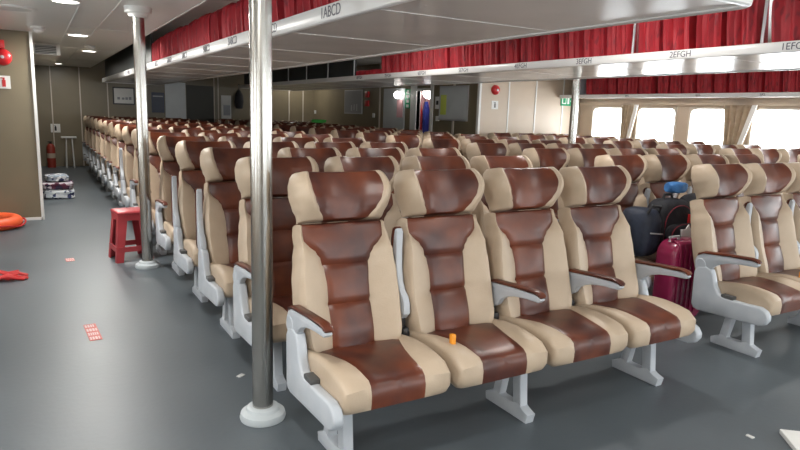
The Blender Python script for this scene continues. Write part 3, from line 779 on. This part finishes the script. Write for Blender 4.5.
# lifebuoy and red rope by the left wall
t = empty('lifebuoy', (-.55, 8.78, 0), 'orange lifebuoy lying on the floor by the left wall', 'lifebuoy')
o = MB(); o.tube([(.31*math.cos(2*PI*i/40), .31*math.sin(2*PI*i/40), .07) for i in range(40)], .07, 14, closed=True); o.build('ring', M['lifeorange'], t)
for k in range(3):
    o = MB(); a0 = PI/2+k*PI/2; o.tube([(.31*math.cos(a0+q*.05), .31*math.sin(a0+q*.05), .07) for q in range(-2, 3)], .0715, 14); o.build('white_band', M['paper'], t)
o = MB(); o.tube([(.40*math.cos(2*PI*i/48)*(1+.03*math.sin(8*PI*i/48)), .40*math.sin(2*PI*i/48)*(1+.03*math.sin(8*PI*i/48)), .05+.02*math.sin(8*PI*i/48)) for i in range(48)], .010, 6, closed=True); o.build('grab_rope', M['redrope'], t)
o = MB()
for j in range(9):
    a = rnd.uniform(-.25, .25); P = [(-.75, 6.12+rnd.uniform(-.06, .06), .02+.012*(j % 3))]
    for q in range(1, 9): P.append((-.75+q*.07, P[-1][1]+rnd.uniform(-.02, .02)+.004*(j-4)*(1 if q < 5 else .2), .02+.012*((j+q) % 3)))
    P.append((-.17+rnd.uniform(-.06, .06), P[-1][1]+rnd.uniform(-.05, .05), .012)); o.tube(P, .012, 6)
tag(o.build('red_rope', M['redrope'], None), 'frayed bundle of red rope lying on the grey floor', 'rope')

# ceiling fittings
def downlight(x, y, label, lit=True, r=.10, power=0, z=None):
    z = ZL if x < XE else ZC
    t = empty('ceiling_light', (x, y, z), label, 'ceiling light', 'round ceiling lights')
    o = MB(); o.lathe([(r, 0), (r*1.28, 0), (r*1.28, -.008), (r*1.05, -.016), (r, -.012)], n=32, cap=False); o.build('rim', M['white'], t)
    o = MB(); o.lathe([(0, -.011), (r, -.011), (r, -.002), (0, -.002)], n=32); o.build('diffuser', M['lamp'] if lit else M['off'], t)
    if power:
        l = bpy.data.lights.new('downlight', 'AREA'); l.shape = 'DISK'; l.size = r*2; l.energy = power; l.color = (1, .97, .92)
        lo = bpy.data.objects.new('downlight', l); C.objects.link(lo); lo.parent = t; lo.location = (0, 0, -.03)
    return t
LP = 18
downlight(.558, 9.05, 'brightest round ceiling light over the left aisle', True, .11, LP*2.4)
downlight(.86, 11.6, 'round ceiling light beyond the brightest one in the left aisle', True, .10, LP*1.5)
downlight(.30, 6.15, 'round ceiling light nearest the viewer at the top left', True, .10, LP*2.0)
downlight(.55, 15.9, 'small round ceiling light at the far end of the left aisle', True, .09, LP*.4)
downlight(-.10, 7.0, 'unlit round ceiling fitting over the open floor near the left wall', False, .16)
for i, (x, y) in enumerate(((.2, 1.4), (.5, -1.6), (3.5, 3.4), (3.5, .2), (3.5, -2.4), (3.5, 6.6), (6.45, 3.4), (6.45, .2), (6.45, 6.6), (-1.4, 3.2), (-1.4, -.4))):
    downlight(x, y, ['added ceiling light out of direct view to brighten the cabin', ][0], True, .10, LP*1.1)  # unseen lights, added to raise the overall brightness
downlight(6.3, 16.4, 'round ceiling light washing the far wall corner', True, .09, LP*.55)
for x, y, lab in ((.118, 8.5, 'white dome smoke detector on the ceiling before the left wall'), (.80, 10.6, 'small white smoke detector between the aisle lights')):
    t = empty('smoke_detector', (x, y, ZL), lab, 'smoke detector')
    o = MB(); o.lathe([(0, 0), (.075, 0), (.075, -.025), (.06, -.035), (0, -.035)], n=24); o.build('base', M['white'], t)
    o = MB(); o.lathe([(.055, -.03), (.05, -.055), (.03, -.07), (0, -.073)], n=24); o.build('sensor', M['white'], t)
t = empty('ceiling_air_duct', (.235, 10.75, ZL-.003), 'dropped grey air duct box on the ceiling over the left aisle', 'air duct'); t['kind'] = 'thing'
pbox('casing', M['ceiling'], t, -.19, .18, 0, 3.2, -.16, 0)
pbox('grille', M['vent'], t, -.14, .13, -.012, 0, -.15, -.03)
q = MB()
for z in range(5): q.box(-.14, .13, -.016, -.011, -.14+z*.024, -.132+z*.024)
q.build('slats', M['off'], t, False)

# ------------------------------------------------------------------ red stool, luggage, floor bits
t = empty('plastic_stool', (.765, 6.56, 0), 'red plastic stool in the left aisle beside a steel pole', 'stool', rz=.12)
o = MB(); o.box(-.140, .140, -.140, .140, .455, .490, .016, 3); o.build('seat', M['redplastic'], t)
o = MB()
for sx in (-1, 1):
    o.prism([(-.125, .40), (.125, .40), (.128, .46), (-.128, .46)], sx*.128-.008, sx*.128+.008, axis='x')
    o.prism([(-.125, .40), (.125, .40), (.128, .46), (-.128, .46)], sx*.128-.008, sx*.128+.008, axis='y')
o.build('apron', M['redplastic'], t, False)
for sx in (-1, 1):
    for sy in (-1, 1):
        o = MB(); a, b = .128, .172; 
        def ring(q, w, z): return [(sx*q, sy*q, z), (sx*(q-w), sy*q, z), (sx*(q-w), sy*(q-.012), z), (sx*(q-.012), sy*(q-.012), z), (sx*(q-.012), sy*(q-w), z), (sx*q, sy*(q-w), z)]
        V = ring(a, .085, .46)+ring(b, .065, 0)
        fs = [tuple(range(6)), tuple(range(11, 5, -1))]+[(i, (i+1) % 6, 6+(i+1) % 6, 6+i) for i in range(6)]
        o.add(V, fs); o.build('leg', M['redplastic'], t, False)
o = MB()
for s in (-1, 1):
    o.box(-.145, .145, s*.158-.006, s*.158+.006, .10, .15); o.box(s*.158-.006, s*.158+.006, -.145, .145, .10, .15)
o.build('stretcher', M['redplastic'], t, False)

t = empty('suitcase', (4.085, 2.83, 0), 'burgundy hard shell suitcase standing between the seat blocks', 'suitcase', rz=0.)
o = MB(); o.prism(rounded(-.20, .20, .05, .665, .11, 8), -.085, .085, .035, 4, axis='y')
o.build('shell', M['magenta'], t)
for k in range(6):
    x = -.14+k*.056; q = MB(); q.prism([(-.092, .12), (-.097, .14), (-.097, .59), (-.085, .642), (-.03, .667), (-.02, .66), (-.077, .625), (-.085, .59), (-.085, .14)], x-.012, x+.012, .004); q.build('rib', M['magenta'], t)
q = MB(); q.tube([(-.16, 0, .655), (-.16, 0, .685), (-.06, 0, .685), (-.06, 0, .655)], .011); q.build('handle', M['silver'], t)
for sx in (-1, 1):
    for sy in (-1, 1):
        q = MB(); q.lathe([(0, -.014), (.026, -.014), (.03, 0), (.026, .014), (0, .014)], (sx*.15, sy*.055, .03), 16, axis='x'); q.build('wheel', M['dark'], t)

def soft(w, d, h, p=3.2, n=28, m=12, seed=0, lump=.02):
    R = random.Random(seed); ph = [R.uniform(0, 6.3) for _ in range(4)]; o = MB(); V = []; fs = []
    for b in range(m+1):
        v = -PI/2+PI*b/m; sv = math.copysign(abs(math.sin(v))**(.55), math.sin(v)); cv = max(1e-4, math.cos(v))**.45
        for a in range(n):
            an = 2*PI*a/n; c, s = math.cos(an), math.sin(an); rr = (abs(c)**p+abs(s)**p)**(-1/p)
            l = 1+lump*math.sin(3*an+ph[0]+2*v)+lump*math.sin(5*an+ph[1])*math.cos(3*v+ph[2])
            V.append((w/2*rr*c*cv*l, d/2*rr*s*cv*l, h/2+h/2*sv))
    for b in range(m):
        for a in range(n): fs.append((b*n+a, b*n+(a+1) % n, (b+1)*n+(a+1) % n, (b+1)*n+a))
    fs.append(tuple(range(n))[::-1]); fs.append(tuple(m*n+a for a in range(n)))
    o.add(V, fs); return o
ZB = .487
t = empty('backpack', (4.275, 3.12, ZB), 'black backpack with red piping propped on a seat behind the suitcase', 'backpack', rz=-.08)
soft(.35, .24, .43, seed=3).build('body', M['bag'], t)
q = soft(.30, .08, .22, seed=4); q.build('front_pocket', M['bag'], t).location = (.01, -.115, .03)
def arch(w, h, y, z0, n=16): return [(-w/2, y, z0)]+[(-w/2*math.cos(PI*i/n), y, z0+h*(.55+.45*math.sin(PI*i/n))) for i in range(n+1)]+[(w/2, y, z0)]
q = MB(); q.tube(arch(.31, .33, -.117, .06), .0035, 6); q.build('piping', M['piping'], t)['label'] = 'red piping'
q = MB(); q.tube(arch(.24, .20, -.158, .05), .003, 6); q.build('piping', M['piping'], t)['label'] = 'red piping'
q = MB(); q.tube([(-.05, .02, .42), (-.04, .02, .46), (.04, .02, .46), (.05, .02, .42)], .012, 8); q.build('grab_handle', M['dark'], t)
q = MB(); q.box(.05, .10, -.150, -.140, .255, .325, .003); q.build('label_patch', M['redgloss'], t)['label'] = 'red patch'
o = soft(.13, .05, .07, seed=9, lump=.06); o = o.build('crumpled_tissue', M['paper'], None, loc=(4.31, 2.895, .70))
bpy.data.objects.remove(o)
q = MB(); q.prism([(-.03, .16), (.08, .15), (.11, .20), (.06, .22), (.04, .25), (.01, .215), (-.04, .215)], -.172, -.162, .002, axis='y'); q.build('white_tag', M['paper'], t)['label'] = 'white paper tag'
o = soft(.235, .28, .37, seed=5, lump=.03); t = empty('duffel_bag', (3.98, 3.14, ZB), 'dark navy soft bag on a seat left of the black backpack', 'bag', rz=.1)
o.build('body', M['navybag'], t)
q = MB(); q.tube([(-.07, -.10, .34), (-.06, -.12, .40), (.06, -.12, .39), (.07, -.10, .33)], .011, 8); q.build('handle', M['dark'], t)
q = MB(); q.tube([(-.08, -.146, .20), (.0, -.151, .19), (.08, -.146, .18)], .006, 6); q.build('zip', M['silver'], t)
t = empty('travel_bag', (4.70, 3.13, ZB), 'black travel bag on a seat behind the black backpack', 'bag')
soft(.38, .30, .45, seed=8).build('body', M['bag'], t)
q = MB(); q.tube([(-.12, -.12, .38), (-.10, -.14, .47), (.06, -.14, .47), (.10, -.12, .38)], .012, 8); q.build('handle', M['dark'], t)
o = soft(.17, .13, .085, seed=11, lump=.09).build('blue_cloth', M['bluecloth'], None, loc=(4.36, 3.14, ZB+.470)); tag(o, 'bright blue crumpled cloth lying on top of the black bags', 'cloth')

# small things left on far seats
o = soft(.34, .16, .08, seed=12, lump=.08).build('green_bag', M['neon'], None, loc=(5.58, 13.27, 1.236)); tag(o, 'bright green bag lying over the far seat tops', 'bag')
o = soft(.50, .2, .10, seed=13, lump=.06).build('lime_cloth', M['lime'], None, loc=(3.75, 15.1, 1.20)); bpy.data.objects.remove(o)

# floor stickers and litter
def sticker(x, y, w, l, rz, label, rows):
    t = empty('floor_sticker', (x, y, 0), label, 'sticker', 'red stickers on the floor', rz)
    pbox('sheet', M['sticker'], t, -w/2, w/2, -l/2, l/2, .001, .003)
    q = MB(); R = random.Random(int(y*10))
    for r in range(rows):
        yy = -l/2+(r+.5)*l/rows; h = l/rows*.32; x0 = -w*.42
        while x0 < w*.36:
            ww = w*R.uniform(.10, .2); q.box(x0, x0+ww, yy-h, yy+h, .003, .0035); x0 += ww+w*.06
    q.build('print', M['stickertext'], t, False)
sticker(.262, 4.44, .075, .34, .05, 'longer red and white sticker on the floor of the left aisle', 4)
sticker(.233, 6.69, .075, .13, .05, 'small red and white sticker farther along the left aisle floor', 2)
t = empty('foam_board', (3.205, 1.165, 0), 'white flat board corner on the floor at the bottom right', 'board', rz=-.72)
pbox('sheet', M['paper'], t, -.30, .22, -.12, .20, .0, .025, bev=.004)
for i, (x, y, s, lab) in enumerate(((.939, 3.328, .022, 'tiny pale paper scrap on the floor left of the near steel pole'), (2.941, 1.558, .018, 'tiny pale scrap on the floor near the white board'))):
    o = MB(); o.box(-s, s, -s*.6, s*.7, 0, .006, .002); q = o.build('paper_scrap', M['scrap'], None, loc=(x, y, 0)); q.rotation_euler = (0, 0, .6+i); tag(q, lab, 'litter', 'scraps on the floor')

# ------------------------------------------------------------------ light
w = bpy.data.worlds.new('world'); sc.world = w; w.use_nodes = True
bg = w.node_tree.nodes['Background']; bg.inputs[0].default_value = (.93, .97, 1, 1); bg.inputs[1].default_value = 12.
def portal(x, y0, y1, sx):
    l = bpy.data.lights.new('window_portal', 'AREA'); l.shape = 'RECTANGLE'; l.size = y1-y0; l.size_y = WZ1-WZ0; l.cycles.is_portal = True
    o = bpy.data.objects.new('window_portal', l); C.objects.link(o); o.location = (x, (y0+y1)/2, (WZ0+WZ1)/2)
    o.rotation_euler = (PI/2, 0, PI/2 if sx > 0 else -PI/2)
for a, b in wins: portal(XR+.08, a, b, 1)
for a, b in added_lwins: portal(XL-.08, a, b, -1)
for a, b in ADDED_FW:
    l = bpy.data.lights.new('window_portal', 'AREA'); l.shape = 'RECTANGLE'; l.size = b-a; l.size_y = .845; l.cycles.is_portal = True
    o = bpy.data.objects.new('window_portal', l); C.objects.link(o); o.location = ((a+b)/2, YB-.07, 1.34); o.rotation_euler = (PI/2, 0, 0)
vs = sc.view_settings; vs.view_transform = 'Standard'; vs.look = 'None'; vs.gamma = 1; vs.exposure = .42; vs.use_curve_mapping = False
sc.cycles.max_bounces = 8; sc.cycles.diffuse_bounces = 5; sc.cycles.glossy_bounces = 4; sc.cycles.use_denoising = True
sc.cycles.sample_clamp_indirect = 6
